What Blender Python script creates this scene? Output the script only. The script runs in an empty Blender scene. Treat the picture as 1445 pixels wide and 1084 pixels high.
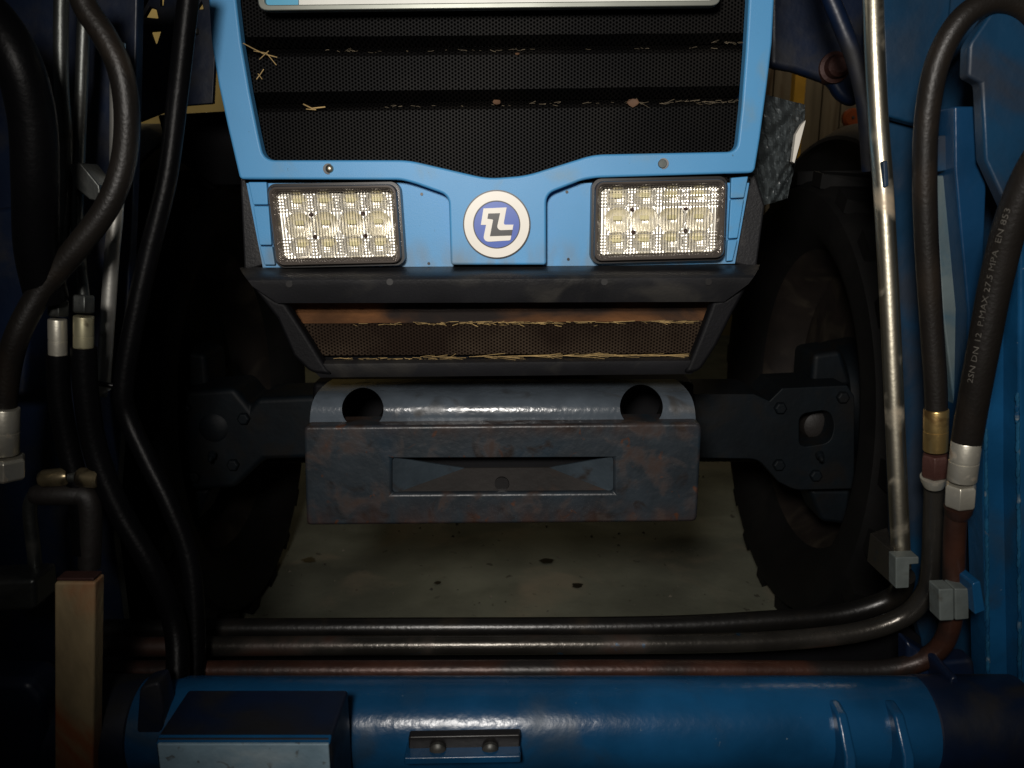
import bpy, bmesh, math, random
from mathutils import Vector, Matrix
random.seed(7)
sc = bpy.context.scene
COL = sc.collection

# ------------------------------------------------------------------ camera
F, PITCH, H = 1112.0, math.radians(13.0), 1.0      # focal length in photo pixels, tilt, height
cam_d = bpy.data.cameras.new("camera"); cam = bpy.data.objects.new("camera", cam_d); COL.objects.link(cam)
cam.location = (0, 0, H); cam.rotation_euler = (math.radians(90) - PITCH, 0, 0)
cam_d.sensor_width = 36; cam_d.lens = 36 * F / 1445; cam_d.clip_start = 0.02; cam_d.clip_end = 100
cam_d.dof.use_dof = True; cam_d.dof.focus_distance = 1.16; cam_d.dof.aperture_fstop = 7.0
sc.camera = cam
# ------------------------------------------------------------------ world, lamps, exposure
w = bpy.data.worlds.new("World"); sc.world = w; w.use_nodes = True
bg = w.node_tree.nodes["Background"]; bg.inputs[0].default_value = (0.85, 0.92, 1.0, 1); bg.inputs[1].default_value = 0.010
sc.view_settings.view_transform = 'Standard'; sc.view_settings.look = 'None'
sc.view_settings.exposure = 0; sc.view_settings.gamma = 1
sc.render.filter_size = 1.9
def spot(name, loc, aim, power, angle, blend, size, color):
    d = bpy.data.lights.new(name, 'SPOT'); d.energy = power; d.spot_size = math.radians(angle); d.spot_blend = blend
    d.shadow_soft_size = size; d.color = color
    o = bpy.data.objects.new(name, d); COL.objects.link(o); o.location = loc
    o.rotation_euler = (Vector(aim) - Vector(loc)).to_track_quat('-Z', 'Y').to_euler()
    return o
spot("work_lamp", (-0.14, -0.30, 1.30), (0.14, 1.15, 0.94), 88, 74, 1.0, 0.10, (1.0, 0.95, 0.89))
def point(name, loc, power, size, color):
    d = bpy.data.lights.new(name, 'POINT'); d.energy = power; d.shadow_soft_size = size; d.color = color
    o = bpy.data.objects.new(name, d); COL.objects.link(o); o.location = loc
    return o
point("unseen_back_lamp", (1.5, 3.0, 2.35), 9, 0.15, (1.0, 0.86, 0.64))
point("unseen_back_lamp", (-2.6, 5.0, 2.7), 22, 0.15, (1.0, 0.86, 0.60))  # added unseen lamp, brightens the wall behind the left arm's openings

# ------------------------------------------------------------------ helpers
cp, sp = math.cos(PITCH), math.sin(PITCH)
def P(px, py, Y):
    """point of the place seen at photo pixel (px, py) standing at distance Y"""
    dx, dy = (px - 722.5) / F, -(py - 542.0) / F
    d = Vector((dx, dy * sp + cp, dy * cp - sp))
    return Vector((0, 0, H)) + d * (Y / d.y)
def depth(p): return p.y * cp - (p.z - H) * sp
def mpp(p): return depth(p) / F                     # metres per photo pixel at p

ORG = {}
def thing(name, label, cat, loc=(0, 0, 0), group=None, kind=None):
    o = bpy.data.objects.new(name, None); COL.objects.link(o); o.location = loc
    o.empty_display_size = 0.05
    o['label'] = label; o['category'] = cat
    if group: o['group'] = group
    if kind: o['kind'] = kind
    ORG[o.name] = Vector(loc)
    return o
def tag(o, label=None, cat=None, group=None, kind=None):
    if label: o['label'] = label
    if cat: o['category'] = cat
    if group: o['group'] = group
    if kind: o['kind'] = kind
    return o
def mesh(name, vs, fs, mat, parent=None, smooth=False, bevel=0, seg=2, sharp=35):
    vs = [Vector(v) for v in vs]
    lo = Vector([min(v[i] for v in vs) for i in range(3)]); hi = Vector([max(v[i] for v in vs) for i in range(3)])
    c = (lo + hi) / 2
    me = bpy.data.meshes.new(name); me.from_pydata([v - c for v in vs], [], fs)
    bm = bmesh.new(); bm.from_mesh(me); bmesh.ops.recalc_face_normals(bm, faces=bm.faces); bm.to_mesh(me); bm.free()
    if isinstance(mat, (list, tuple)):
        for m in mat: me.materials.append(m)
    else: me.materials.append(mat)
    if smooth or bevel:
        me.polygons.foreach_set('use_smooth', [True] * len(me.polygons))
        me.set_sharp_from_angle(angle=math.radians(sharp))
    o = bpy.data.objects.new(name, me); COL.objects.link(o)
    ORG[o.name] = c
    if parent: o.parent = parent; o.location = c - ORG[parent.name]
    else: o.location = c
    if bevel:
        b = o.modifiers.new('bevel', 'BEVEL'); b.width = bevel; b.segments = seg; b.limit_method = 'ANGLE'
        b.angle_limit = math.radians(32); b.harden_normals = True
    return o
def dup(o, loc, parent):
    c = o.copy(); COL.objects.link(c); c.parent = parent
    ORG[c.name] = Vector(loc); c.location = Vector(loc) - (ORG[parent.name] if parent else Vector())
    return c
def rounded(pts, n=5):
    """pts: (x, y) or (x, y, r) corners; corners with r are rounded"""
    out = []; N = len(pts)
    for i, p in enumerate(pts):
        v = Vector(p[:2])
        if len(p) < 3 or p[2] == 0: out.append(v); continue
        a = Vector(pts[i - 1][:2]); b = Vector(pts[(i + 1) % N][:2])
        da = (a - v).normalized(); db = (b - v).normalized()
        s = v + da * min(p[2], (a - v).length * .48); e = v + db * min(p[2], (b - v).length * .48)
        for k in range(n + 1):
            t = k / n; out.append(s * (1 - t) ** 2 + v * 2 * t * (1 - t) + e * t * t)
    return out
def plate(name, pts, Y, th, mat, parent=None, bevel=0.0, seg=2, holes=(), lean=0.0, n=5, zref=0.9):
    """solid plate: outline in photo pixels projected to the (leaning) plane at Y, th metres thick away from us"""
    def Q(x, y):
        q = P(x, y, Y)
        for _ in range(4): q = P(x, y, Y + lean * (q.z - zref))
        return q
    bm = bmesh.new()
    for loop in [rounded(pts, n)] + [rounded(h, n) for h in holes]:
        vs = [bm.verts.new(Q(p[0], p[1])) for p in loop]
        for i in range(len(vs)): bm.edges.new((vs[i - 1], vs[i]))
    if holes: bmesh.ops.triangle_fill(bm, edges=bm.edges[:], use_beauty=True)
    else: bm.faces.new(bm.verts[:])
    bmesh.ops.recalc_face_normals(bm, faces=bm.faces)
    r = bmesh.ops.extrude_face_region(bm, geom=bm.faces[:])
    for v in [g for g in r['geom'] if isinstance(g, bmesh.types.BMVert)]: v.co.y += th
    if holes: bmesh.ops.dissolve_limit(bm, angle_limit=0.01, verts=bm.verts[:], edges=bm.edges[:])
    bm.verts.index_update(); vs = [v.co.copy() for v in bm.verts]; fs = [[v.index for v in f.verts] for f in bm.faces]
    bm.free()
    return mesh(name, vs, fs, mat, parent, bevel=bevel, seg=seg)
def loft(name, rows, mat, parent=None, nx=1, back=0.02, bevel=0.0, smooth=False, seg=2, wob=0.0):
    """sheet through rows (x0, y0, x1, y1, Y) in photo pixels, closed behind by a copy 'back' metres away"""
    vs, fs = [], []; R = len(rows)
    for (x0, y0, x1, y1, Y) in rows:
        for i in range(nx + 1):
            t = i / nx; q = P(x0 + (x1 - x0) * t, y0 + (y1 - y0) * t, Y)
            if wob: q.z += random.uniform(-wob, wob)
            vs.append(q)
    m = len(vs); vs += [v + Vector((0, back, 0)) for v in vs]
    W = nx + 1
    for r in range(R - 1):
        for i in range(nx):
            a = r * W + i
            fs.append((a, a + 1, a + W + 1, a + W)); fs.append((m + a, m + a + W, m + a + W + 1, m + a + 1))
        fs.append((r * W, (r + 1) * W, m + (r + 1) * W, m + r * W))
        a = r * W + nx; fs.append((a, m + a, m + a + W, a + W))
    for i in range(nx):
        fs.append((i, m + i, m + i + 1, i + 1)); a = (R - 1) * W + i; fs.append((a, a + 1, m + a + 1, m + a))
    return mesh(name, vs, fs, mat, parent, smooth=smooth, bevel=bevel, seg=seg)
def catmull(pts, per=8):
    out = []; n = len(pts)
    if n == 2: per = 2
    for i in range(n - 1):
        p0 = pts[max(i - 1, 0)]; p1 = pts[i]; p2 = pts[i + 1]; p3 = pts[min(i + 2, n - 1)]
        for k in range(per):
            t = k / per
            out.append(0.5 * ((2 * p1) + (p2 - p0) * t + (2 * p0 - 5 * p1 + 4 * p2 - p3) * t * t + (3 * p1 - p0 - 3 * p2 + p3) * t ** 3))
    out.append(pts[-1].copy()); return out
def sweep(pts, rad, seg=18):
    """tube along pts; rad: number or list"""
    n = len(pts); vs, fs = [], []
    T = [(pts[min(i + 1, n - 1)] - pts[max(i - 1, 0)]).normalized() for i in range(n)]
    ref = Vector((0, 0, 1)) if abs(T[0].z) < .8 else Vector((1, 0, 0))
    N = (ref - T[0] * ref.dot(T[0])).normalized()
    for i in range(n):
        N = (N - T[i] * N.dot(T[i])).normalized(); B = T[i].cross(N); r = rad[i] if isinstance(rad, (list, tuple)) else rad
        for k in range(seg):
            a = 2 * math.pi * k / seg; vs.append(pts[i] + (N * math.cos(a) + B * math.sin(a)) * r)
    for i in range(n - 1):
        for k in range(seg):
            a = i * seg + k; b = i * seg + (k + 1) % seg; fs.append((a, b, b + seg, a + seg))
    fs.append(tuple(range(seg))[::-1]); fs.append(tuple(range((n - 1) * seg, n * seg)))
    return vs, fs
def tube(name, px, wpx, mat, parent=None, seg=18, per=8):
    """px: (x, y, Y) along the middle line in photo pixels; wpx: width in photo pixels (first point)"""
    raw = [P(*p) for p in px]; pts = catmull(raw, per)
    r = wpx / 2 * mpp(raw[len(raw) // 2])
    vs, fs = sweep(pts, r, seg); return mesh(name, vs, fs, mat, parent, smooth=True)
def turned(name, a, b, prof, mat, parent=None, seg=24):
    """turned piece between a and b; prof: (t along, radius in metres)"""
    a, b = Vector(a), Vector(b); d = (b - a).normalized()
    ref = Vector((0, 0, 1)) if abs(d.z) < .8 else Vector((0, 1, 0))
    N = (ref - d * ref.dot(d)).normalized(); B = d.cross(N); vs, fs = [], []
    for (t, r) in prof:
        c = a + (b - a) * t
        for k in range(seg):
            an = 2 * math.pi * (k + .5) / seg; vs.append(c + (N * math.cos(an) + B * math.sin(an)) * r)
    for i in range(len(prof) - 1):
        for k in range(seg):
            p = i * seg + k; q = i * seg + (k + 1) % seg; fs.append((p, q, q + seg, p + seg))
    fs.append(tuple(range(seg))[::-1]); fs.append(tuple(range((len(prof) - 1) * seg, len(prof) * seg)))
    return mesh(name, vs, fs, mat, parent, smooth=seg > 8, bevel=0 if seg > 8 else .0012)
def ferrule(name, p0, p1, wpx, mat, parent):
    a, b = P(*p0), P(*p1); r = wpx / 2 * mpp(a)
    return turned(name, a, b, [(0, r * .84), (.012, r * .97), (.03, r), (.470, r), (.474, r * .965), (.520, r * .965), (.524, r), (.97, r), (.988, r * .97), (1, r * .84)], mat, parent)
def hexnut(name, p0, p1, wpx, mat, parent):
    a, b = P(*p0), P(*p1); r = wpx / 2 * mpp(a)
    return turned(name, a, b, [(0, r * .88), (.12, r), (.88, r), (1, r * .88)], mat, parent, seg=6)
def box(name, x0, x1, y0, y1, z0, z1, mat, parent=None, bevel=.003, seg=2):
    vs = [(x, y, z) for z in (z0, z1) for y in (y0, y1) for x in (x0, x1)]
    fs = [(0, 2, 3, 1), (4, 5, 7, 6), (0, 1, 5, 4), (2, 6, 7, 3), (0, 4, 6, 2), (1, 3, 7, 5)]
    return mesh(name, vs, fs, mat, parent, bevel=bevel, seg=seg)
def prism(name, plan, z0, z1, mat, parent=None, bevel=.002):
    n = len(plan); vs = [(x, y, z0) for x, y in plan] + [(x, y, z1) for x, y in plan]
    fs = [tuple(range(n)), tuple(range(n, 2 * n))] + [(i, (i + 1) % n, n + (i + 1) % n, n + i) for i in range(n)]
    return mesh(name, vs, fs, mat, parent, bevel=bevel)
def cut(o, cutters):
    """cut holes for good; the cutting solids are deleted"""
    for c in cutters:
        m = o.modifiers.new('cut', 'BOOLEAN'); m.operation = 'DIFFERENCE'; m.object = c; m.solver = 'EXACT'
    bpy.context.view_layer.update(); dg = bpy.context.evaluated_depsgraph_get()
    me = bpy.data.meshes.new_from_object(o.evaluated_get(dg)); o.modifiers.clear(); o.data = me
    for c in cutters: bpy.data.objects.remove(c, do_unlink=True)
    return o

# ------------------------------------------------------------------ materials
def mat(name, base, rough=.5, metal=0.0, spots=None, spot_scale=8, spot_lo=.5, spot_hi=.65, bump=0, bump_scale=200,
        vary=.15, vary_scale=12, spec=.5, spot_rough=None, stretch=None, more=None):
    m = bpy.data.materials.new(name); m.use_nodes = True; nt = m.node_tree; N, L = nt.nodes, nt.links
    b = N['Principled BSDF']; b.inputs['Roughness'].default_value = rough; b.inputs['Metallic'].default_value = metal
    b.inputs['Specular IOR Level'].default_value = spec
    geo = N.new('ShaderNodeNewGeometry'); co = geo.outputs['Position']
    if stretch:
        mp = N.new('ShaderNodeMapping'); mp.inputs['Scale'].default_value = stretch; L.new(co, mp.inputs['Vector']); co = mp.outputs[0]
    def noise(scale, det=5, dist=0):
        t = N.new('ShaderNodeTexNoise'); t.inputs['Scale'].default_value = scale; t.inputs['Detail'].default_value = det
        t.inputs['Distortion'].default_value = dist; L.new(co, t.inputs['Vector']); return t.outputs['Fac']
    def ramp(v, lo, hi):
        r = N.new('ShaderNodeMapRange'); r.inputs['From Min'].default_value = lo; r.inputs['From Max'].default_value = hi
        r.interpolation_type = 'SMOOTHSTEP'; L.new(v, r.inputs['Value']); return r.outputs[0]
    def mix(f, a, c):
        x = N.new('ShaderNodeMix'); x.data_type = 'RGBA'; L.new(f, x.inputs[0])
        for s, v in ((x.inputs[6], a), (x.inputs[7], c)):
            if isinstance(v, tuple): s.default_value = (*v, 1)
            else: L.new(v, s)
        return x.outputs[2]
    col = mix(ramp(noise(vary_scale, 6), .3, .7), tuple(c * (1 - vary) for c in base), tuple(min(1, c * (1 + vary)) for c in base))
    layers = []
    if spots: layers.append((spots, spot_scale, spot_lo, spot_hi))
    for l in (more or []): layers.append(l)
    for i, (c, s, lo, hi) in enumerate(layers):
        f = ramp(noise(s, 8, .6), lo, hi); col = mix(f, col, c)
        if i == 0 and spot_rough is not None:
            rr = N.new('ShaderNodeMapRange'); rr.inputs['To Min'].default_value = rough; rr.inputs['To Max'].default_value = spot_rough
            L.new(f, rr.inputs['Value']); L.new(rr.outputs[0], b.inputs['Roughness'])
            if metal:
                mm = N.new('ShaderNodeMapRange'); mm.inputs['To Min'].default_value = metal; mm.inputs['To Max'].default_value = .1
                L.new(f, mm.inputs['Value']); L.new(mm.outputs[0], b.inputs['Metallic'])
    L.new(col, b.inputs['Base Color'])
    if bump:
        bp = N.new('ShaderNodeBump'); bp.inputs['Strength'].default_value = bump; bp.inputs['Distance'].default_value = .002
        L.new(noise(bump_scale, 4), bp.inputs['Height']); L.new(bp.outputs[0], b.inputs['Normal'])
    return m
M = {}
M['hood'] = mat('hood_blue', (.075, .30, .58), .48, bump=.12, bump_scale=900, vary=.06, vary_scale=5, spots=(.13, .27, .40), spot_scale=14, spot_lo=.56, spot_hi=.8, more=[((.05, .16, .26), 160, .68, .78)])
def grime(m, z0, z1, c, amount):
    nt = m.node_tree; N, L = nt.nodes, nt.links; b = N['Principled BSDF']; src = b.inputs['Base Color'].links[0].from_socket
    g = N.new('ShaderNodeNewGeometry'); s_ = N.new('ShaderNodeSeparateXYZ'); L.new(g.outputs['Position'], s_.inputs[0])
    r = N.new('ShaderNodeMapRange'); r.interpolation_type = 'SMOOTHSTEP'; L.new(s_.outputs['Z'], r.inputs['Value'])
    r.inputs['From Min'].default_value = z1; r.inputs['From Max'].default_value = z0
    n = N.new('ShaderNodeTexNoise'); n.inputs['Scale'].default_value = 22; n.inputs['Detail'].default_value = 7
    mp = N.new('ShaderNodeMapping'); mp.inputs['Scale'].default_value = (1.6, 1, .6); L.new(g.outputs['Position'], mp.inputs[0]); L.new(mp.outputs[0], n.inputs['Vector'])
    k = N.new('ShaderNodeMapRange'); k.inputs['From Min'].default_value = .35; k.inputs['From Max'].default_value = .68; L.new(n.outputs['Fac'], k.inputs['Value'])
    q = N.new('ShaderNodeMath'); q.operation = 'MULTIPLY'; L.new(r.outputs[0], q.inputs[0]); L.new(k.outputs[0], q.inputs[1])
    q2 = N.new('ShaderNodeMath'); q2.operation = 'MULTIPLY'; L.new(q.outputs[0], q2.inputs[0]); q2.inputs[1].default_value = amount
    x = N.new('ShaderNodeMix'); x.data_type = 'RGBA'; L.new(q2.outputs[0], x.inputs[0]); L.new(src, x.inputs[6]); x.inputs[7].default_value = (*c, 1)
    L.new(x.outputs[2], b.inputs['Base Color'])
grime(M['hood'], P(0, 376, 1.17).z, P(0, 325, 1.17).z, (.16, .19, .20), .8)
M['blue'] = mat('loader_blue', (.006, .058, .145), .25, bump=.35, bump_scale=70, vary=.25, vary_scale=9, spots=(.012, .04, .08), spot_scale=11, spot_lo=.52, spot_hi=.75, spot_rough=.5, more=[((.16, .21, .24), 120, .74, .78)])
M['deep'] = mat('grimy_shaded_blue', (.0045, .029, .066), .36, bump=.3, bump_scale=70, vary=.3, vary_scale=8, spots=(.008, .016, .03), spot_scale=9, spot_lo=.45, spot_hi=.7, spot_rough=.6)  # darker copy of the loader blue, shade of recessed panels painted in
M['navy'] = mat('navy_and_dim_blue', (.003, .009, .028), .40, bump=.3, bump_scale=60, vary=.3, spots=(.006, .006, .008), spot_scale=10, spot_lo=.45, spot_hi=.7, spot_rough=.7)  # navy, also standing for loader blue in shade or dim light
M['axle'] = mat('axle_paint', (.0022, .0050, .0078), .6, spec=.25, bump=.3, bump_scale=60, vary=.3, spots=(.006, .0055, .005), spot_scale=12, spot_lo=.45, spot_hi=.7)
M['cast'] = mat('weight_paint', (.017, .023, .029), .40, bump=.45, bump_scale=90, vary=.25, vary_scale=14, spots=(.027, .0145, .0105), spot_scale=21, spot_lo=.50, spot_hi=.72, spot_rough=.8, more=[((.008, .022, .036), 8, .54, .70), ((.06, .022, .010), 52, .63, .74), ((.012, .009, .008), 20, .56, .70)])
M['socket'] = mat('hole_shade_black', (.004, .004, .005), .6, spec=.15)  # near-black paints the shade inside holes and behind the recess
M['facet'] = mat('facet_paint', (.026, .036, .045), .36, bump=.4, bump_scale=90, vary=.25, spots=(.02, .016, .014), spot_scale=22, spot_lo=.52, spot_hi=.72)
M['cheek'] = mat('matt_black_plastic', (.004, .004, .005), .6, bump=.2, bump_scale=300, vary=.25, spec=.15)
M['bolt'] = mat('greasy_bolt', (.010, .008, .007), .6, bump=.4, bump_scale=120, vary=.3)
M['blue2'] = mat('column_blue', (.004, .029, .074), .28, bump=.3, bump_scale=70, vary=.25, vary_scale=9, spots=(.008, .03, .06), spot_scale=11, spot_lo=.52, spot_hi=.75)
M['chaff'] = mat('dusty_chaff', (.12, .095, .06), .8, vary=.4, vary_scale=60)
M['grime'] = mat('shaded_rust', (.013, .011, .010), .7, bump=.4, bump_scale=90, vary=.3, spots=(.03, .016, .010), spot_scale=16, spot_lo=.52, spot_hi=.75)  # rusty paint darkened to put shade on the recess floor
M['shelf'] = mat('shelf_paint', (.062, .076, .092), .22, bump=.35, bump_scale=110, vary=.18, vary_scale=20, spots=(.03, .03, .03), spot_scale=18, spot_lo=.55, spot_hi=.75, spot_rough=.6)
M['plastic'] = mat('black_plastic', (.0115, .0115, .013), .42, bump=.2, bump_scale=300, vary=.25, spots=(.026, .024, .021), spot_scale=13, spot_lo=.5, spot_hi=.75, spot_rough=.6)
M['rustdust'] = mat('rusty_dust', (.15, .062, .020), .8, bump=.5, bump_scale=120, vary=.4, vary_scale=16, spots=(.02, .014, .012), spot_scale=5, spot_lo=.40, spot_hi=.60)
M['rubber'] = mat('tyre_rubber', (.0035, .0033, .0032), .75, spec=.25, bump=.3, bump_scale=80, vary=.3, spots=(.006, .0055, .005), spot_scale=10, spot_lo=.5, spot_hi=.7)
M['hose'] = mat('hose_rubber', (.0085, .0070, .0058), .44, spec=.3, bump=.25, bump_scale=250, vary=.25, spots=(.015, .011, .008), spot_scale=14, spot_lo=.5, spot_hi=.75)
M['hose_black'] = mat('black_hose_rubber', (.0022, .0022, .0026), .40, bump=.2, bump_scale=200, vary=.25, spec=.09)
M['steel'] = mat('bare_steel', (.52, .48, .38), .36, 1.0, bump=.12, bump_scale=150, vary=.12, spots=(.36, .28, .19), spot_scale=16, spot_lo=.52, spot_hi=.78, spot_rough=.42)
M['dull_steel'] = mat('dull_steel', (.10, .105, .10), .42, .9, bump=.2, bump_scale=150, vary=.2, spots=(.06, .05, .04), spot_scale=14, spot_lo=.45, spot_hi=.7, spot_rough=.6)
M['rustpipe'] = mat('rusty_pipe', (.046, .018, .011), .40, .3, bump=.3, bump_scale=150, vary=.3, vary_scale=20, spots=(.016, .013, .012), spot_scale=7, spot_lo=.44, spot_hi=.62)
M['mixpipe'] = mat('stained_pipe', (.060, .055, .048), .27, .75, bump=.2, bump_scale=150, vary=.3, spots=(.030, .013, .008), spot_scale=9, spot_lo=.50, spot_hi=.68, spot_rough=.55, more=[((.02, .06, .11), 22, .66, .7)])
M['dark_pipe'] = mat('black_pipe', (.007, .0065, .006), .32, .2, bump=.2, bump_scale=150, vary=.3, spots=(.02, .015, .01), spot_scale=12, spot_lo=.55, spot_hi=.75)
M['satin'] = mat('satin_steel', (.55, .54, .50), .48, .85, bump=.1, bump_scale=200, vary=.12, spots=(.2, .18, .15), spot_scale=40, spot_lo=.58, spot_hi=.72)
M['weld'] = mat('lit_edge_weld', (.012, .075, .15), .24, .1, vary=.3, spots=(.20, .23, .24), spot_scale=45, spot_lo=.60, spot_hi=.70, more=[((.006, .05, .12), 30, .50, .60)])
M['brass'] = mat('yellow_zinc', (.62, .43, .17), .33, .9, bump=.1, bump_scale=200, vary=.15, spots=(.3, .18, .07), spot_scale=25, spot_lo=.52, spot_hi=.7)
M['zinc'] = mat('white_zinc', (.60, .57, .48), .40, .75, bump=.12, bump_scale=200, vary=.12, spots=(.22, .17, .12), spot_scale=45, spot_lo=.58, spot_hi=.7, spot_rough=.6)
M['rednut'] = mat('rusty_nut', (.045, .016, .012), .6, .2, bump=.4, bump_scale=200, vary=.3)
M['galv'] = mat('grey_clamp', (.095, .11, .105), .6, .1, bump=.3, bump_scale=120, vary=.2, vary_scale=30, spots=(.07, .07, .06), spot_scale=30, spot_lo=.55, spot_hi=.75)
M['primer'] = mat('grey_primer', (.075, .10, .105), .5, bump=.2, bump_scale=100, vary=.2, spots=(.03, .07, .10), spot_scale=10, spot_lo=.45, spot_hi=.65)
M['worn_lit'] = mat('worn_lit_front_paint', (.20, .30, .37), .5, bump=.35, bump_scale=140, vary=.12, vary_scale=30, spots=(.10, .12, .13), spot_scale=70, spot_lo=.62, spot_hi=.68, more=[((.34, .42, .46), 12, .55, .75)])
M['rustpost'] = mat('rusty_tan_steel', (.24, .18, .095), .7, bump=.4, bump_scale=110, vary=.25, vary_scale=16, spots=(.26, .08, .024), spot_scale=7, spot_lo=.47, spot_hi=.62, more=[((.10, .10, .06), 13, .6, .75)], stretch=(1.6, 1.6, .7))
M['white'] = mat('white_enamel', (.80, .76, .68), .4, vary=.04)
M['emblem_blue'] = mat('emblem_blue', (.03, .09, .42), .35, vary=.04)
M['emblem_black'] = mat('emblem_black', (.012, .011, .011), .35, vary=.05)
M['cream'] = mat('panel_white', (.72, .72, .66), .4, vary=.06)
M['cyan'] = mat('panel_blue', (.08, .36, .55), .4, vary=.05)
M['frame_grey'] = mat('panel_frame', (.22, .23, .20), .35, .5, vary=.1)
M['chip'] = mat('led_yellow', (.76, .70, .42), .35, vary=.1)
M['straw'] = mat('straw', (.42, .29, .12), .7, vary=.3, vary_scale=60)
M['leaf'] = mat('dry_leaf', (.10, .05, .024), .7, vary=.3, vary_scale=60)
M['yellow'] = mat('yellow_post', (.62, .34, .03), .5, vary=.12)
M['orange'] = mat('orange_plastic', (.26, .055, .012), .4, vary=.15)
M['wood'] = mat('grey_wood', (.19, .155, .105), .8, bump=.4, bump_scale=60, vary=.25, vary_scale=8, spots=(.10, .06, .03), spot_scale=6, spot_lo=.5, spot_hi=.7, stretch=(3, 3, .3))
M['wall'] = mat('ochre_wall', (.42, .33, .14), .85, bump=.3, bump_scale=40, vary=.15, vary_scale=3)
M['floor'] = mat('concrete', (.15, .155, .115), .85, bump=.5, bump_scale=60, vary=.30, vary_scale=3.5, spots=(.12, .125, .09), spot_scale=5, spot_lo=.45, spot_hi=.72, more=[((.24, .205, .145), 4.2, .52, .76), ((.06, .055, .04), 38, .66, .72)])
M['oil'] = mat('oil', (.012, .011, .009), .35, vary=.2)
grime(M['cast'], P(0, 742, 1.148).z, P(0, 700, 1.148).z, (.042, .018, .010), .75)
grime(M['cast'], P(0, 602, 1.148).z, P(0, 626, 1.148).z, (.040, .020, .012), .6)
# grille mesh: hexagonal perforation as fine relief on the slats
def mesh_mat(name, base, hole, pitch, dust):
    m = bpy.data.materials.new(name); m.use_nodes = True; nt = m.node_tree; N, L = nt.nodes, nt.links
    b = N['Principled BSDF']; b.inputs['Roughness'].default_value = .5
    geo = N.new('ShaderNodeNewGeometry'); sep = N.new('ShaderNodeSeparateXYZ'); L.new(geo.outputs['Position'], sep.inputs[0])
    def math_(op, a, c=None):
        n = N.new('ShaderNodeMath'); n.operation = op
        for i, v in enumerate((a, c)):
            if v is None: continue
            if isinstance(v, (int, float)): n.inputs[i].default_value = v
            else: L.new(v, n.inputs[i])
        return n.outputs[0]
    k = 2 * math.pi / pitch; X, Z = sep.outputs['X'], sep.outputs['Z']
    c1 = math_('COSINE', math_('MULTIPLY', X, k * 1.0))
    c2 = math_('COSINE', math_('MULTIPLY', math_('ADD', math_('MULTIPLY', X, .5), math_('MULTIPLY', Z, .866)), k))
    c3 = math_('COSINE', math_('MULTIPLY', math_('ADD', math_('MULTIPLY', X, -.5), math_('MULTIPLY', Z, .866)), k))
    s = math_('ADD', math_('ADD', c1, c2), c3)
    r = N.new('ShaderNodeMapRange'); r.inputs['From Min'].default_value = -.2; r.inputs['From Max'].default_value = .9; L.new(s, r.inputs['Value'])
    no = N.new('ShaderNodeTexNoise'); no.inputs['Scale'].default_value = 9; no.inputs['Detail'].default_value = 6; L.new(geo.outputs['Position'], no.inputs['Vector'])
    rr = N.new('ShaderNodeMapRange'); rr.inputs['From Min'].default_value = .42; rr.inputs['From Max'].default_value = .72; L.new(no.outputs['Fac'], rr.inputs['Value'])
    a = N.new('ShaderNodeMix'); a.data_type = 'RGBA'; L.new(rr.outputs[0], a.inputs[0]); a.inputs[6].default_value = (*base, 1); a.inputs[7].default_value = (*dust, 1)
    x = N.new('ShaderNodeMix'); x.data_type = 'RGBA'; L.new(r.outputs[0], x.inputs[0]); L.new(a.outputs[2], x.inputs[6]); x.inputs[7].default_value = (*hole, 1)
    L.new(x.outputs[2], b.inputs['Base Color'])
    inv = math_('SUBTRACT', 1.0, r.outputs[0]); L.new(math_('MULTIPLY', inv, .06), b.inputs['Specular IOR Level'])
    bp = N.new('ShaderNodeBump'); bp.inputs['Strength'].default_value = .5; bp.inputs['Distance'].default_value = .001; L.new(inv, bp.inputs['Height']); L.new(bp.outputs[0], b.inputs['Normal'])
    return m
M['grille'] = mesh_mat('grille_mesh', (.0046, .0044, .0045), (.0010, .0010, .0010), .0044, (.010, .009, .008))
M['grille_low'] = mesh_mat('lower_grille_mesh', (.018, .0115, .008), (.006, .004, .003), .0044, (.05, .036, .024))
def chrome():
    m = bpy.data.materials.new('reflector_chrome'); m.use_nodes = True; b = m.node_tree.nodes['Principled BSDF']
    b.inputs['Base Color'].default_value = (1.0, .97, .90, 1); b.inputs['Metallic'].default_value = .6; b.inputs['Roughness'].default_value = .30; return m
M['chrome'] = chrome()
def lens():
    m = bpy.data.materials.new('ribbed_lens'); m.use_nodes = True; nt = m.node_tree; N, L = nt.nodes, nt.links
    N.remove(N['Principled BSDF']); out = N['Material Output']
    t = N.new('ShaderNodeBsdfTransparent'); g = N.new('ShaderNodeBsdfGlossy'); g.inputs['Roughness'].default_value = .12
    t.inputs[0].default_value = (.97, .96, .93, 1); g.inputs[0].default_value = (1, .96, .9, 1)
    fr = N.new('ShaderNodeFresnel'); fr.inputs[0].default_value = 1.5
    x = N.new('ShaderNodeMixShader'); L.new(fr.outputs[0], x.inputs[0]); L.new(t.outputs[0], x.inputs[1]); L.new(g.outputs[0], x.inputs[2])
    L.new(x.outputs[0], out.inputs[0]); return m
M['lens'] = lens()
def film():
    m = bpy.data.materials.new('cloudy_plastic_film'); m.use_nodes = True; b = m.node_tree.nodes['Principled BSDF']
    b.inputs['Base Color'].default_value = (.085, .10, .105, 1); b.inputs['Roughness'].default_value = .38; b.inputs['Alpha'].default_value = .8; return m
M['film'] = film()
def glow(name, c, s):
    m = bpy.data.materials.new(name); m.use_nodes = True; b = m.node_tree.nodes['Principled BSDF']
    b.inputs['Emission Color'].default_value = (*c, 1); b.inputs['Emission Strength'].default_value = s; return m
M['glow'] = glow('lit_diffuser', (1, 1, .95), 4)

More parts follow.
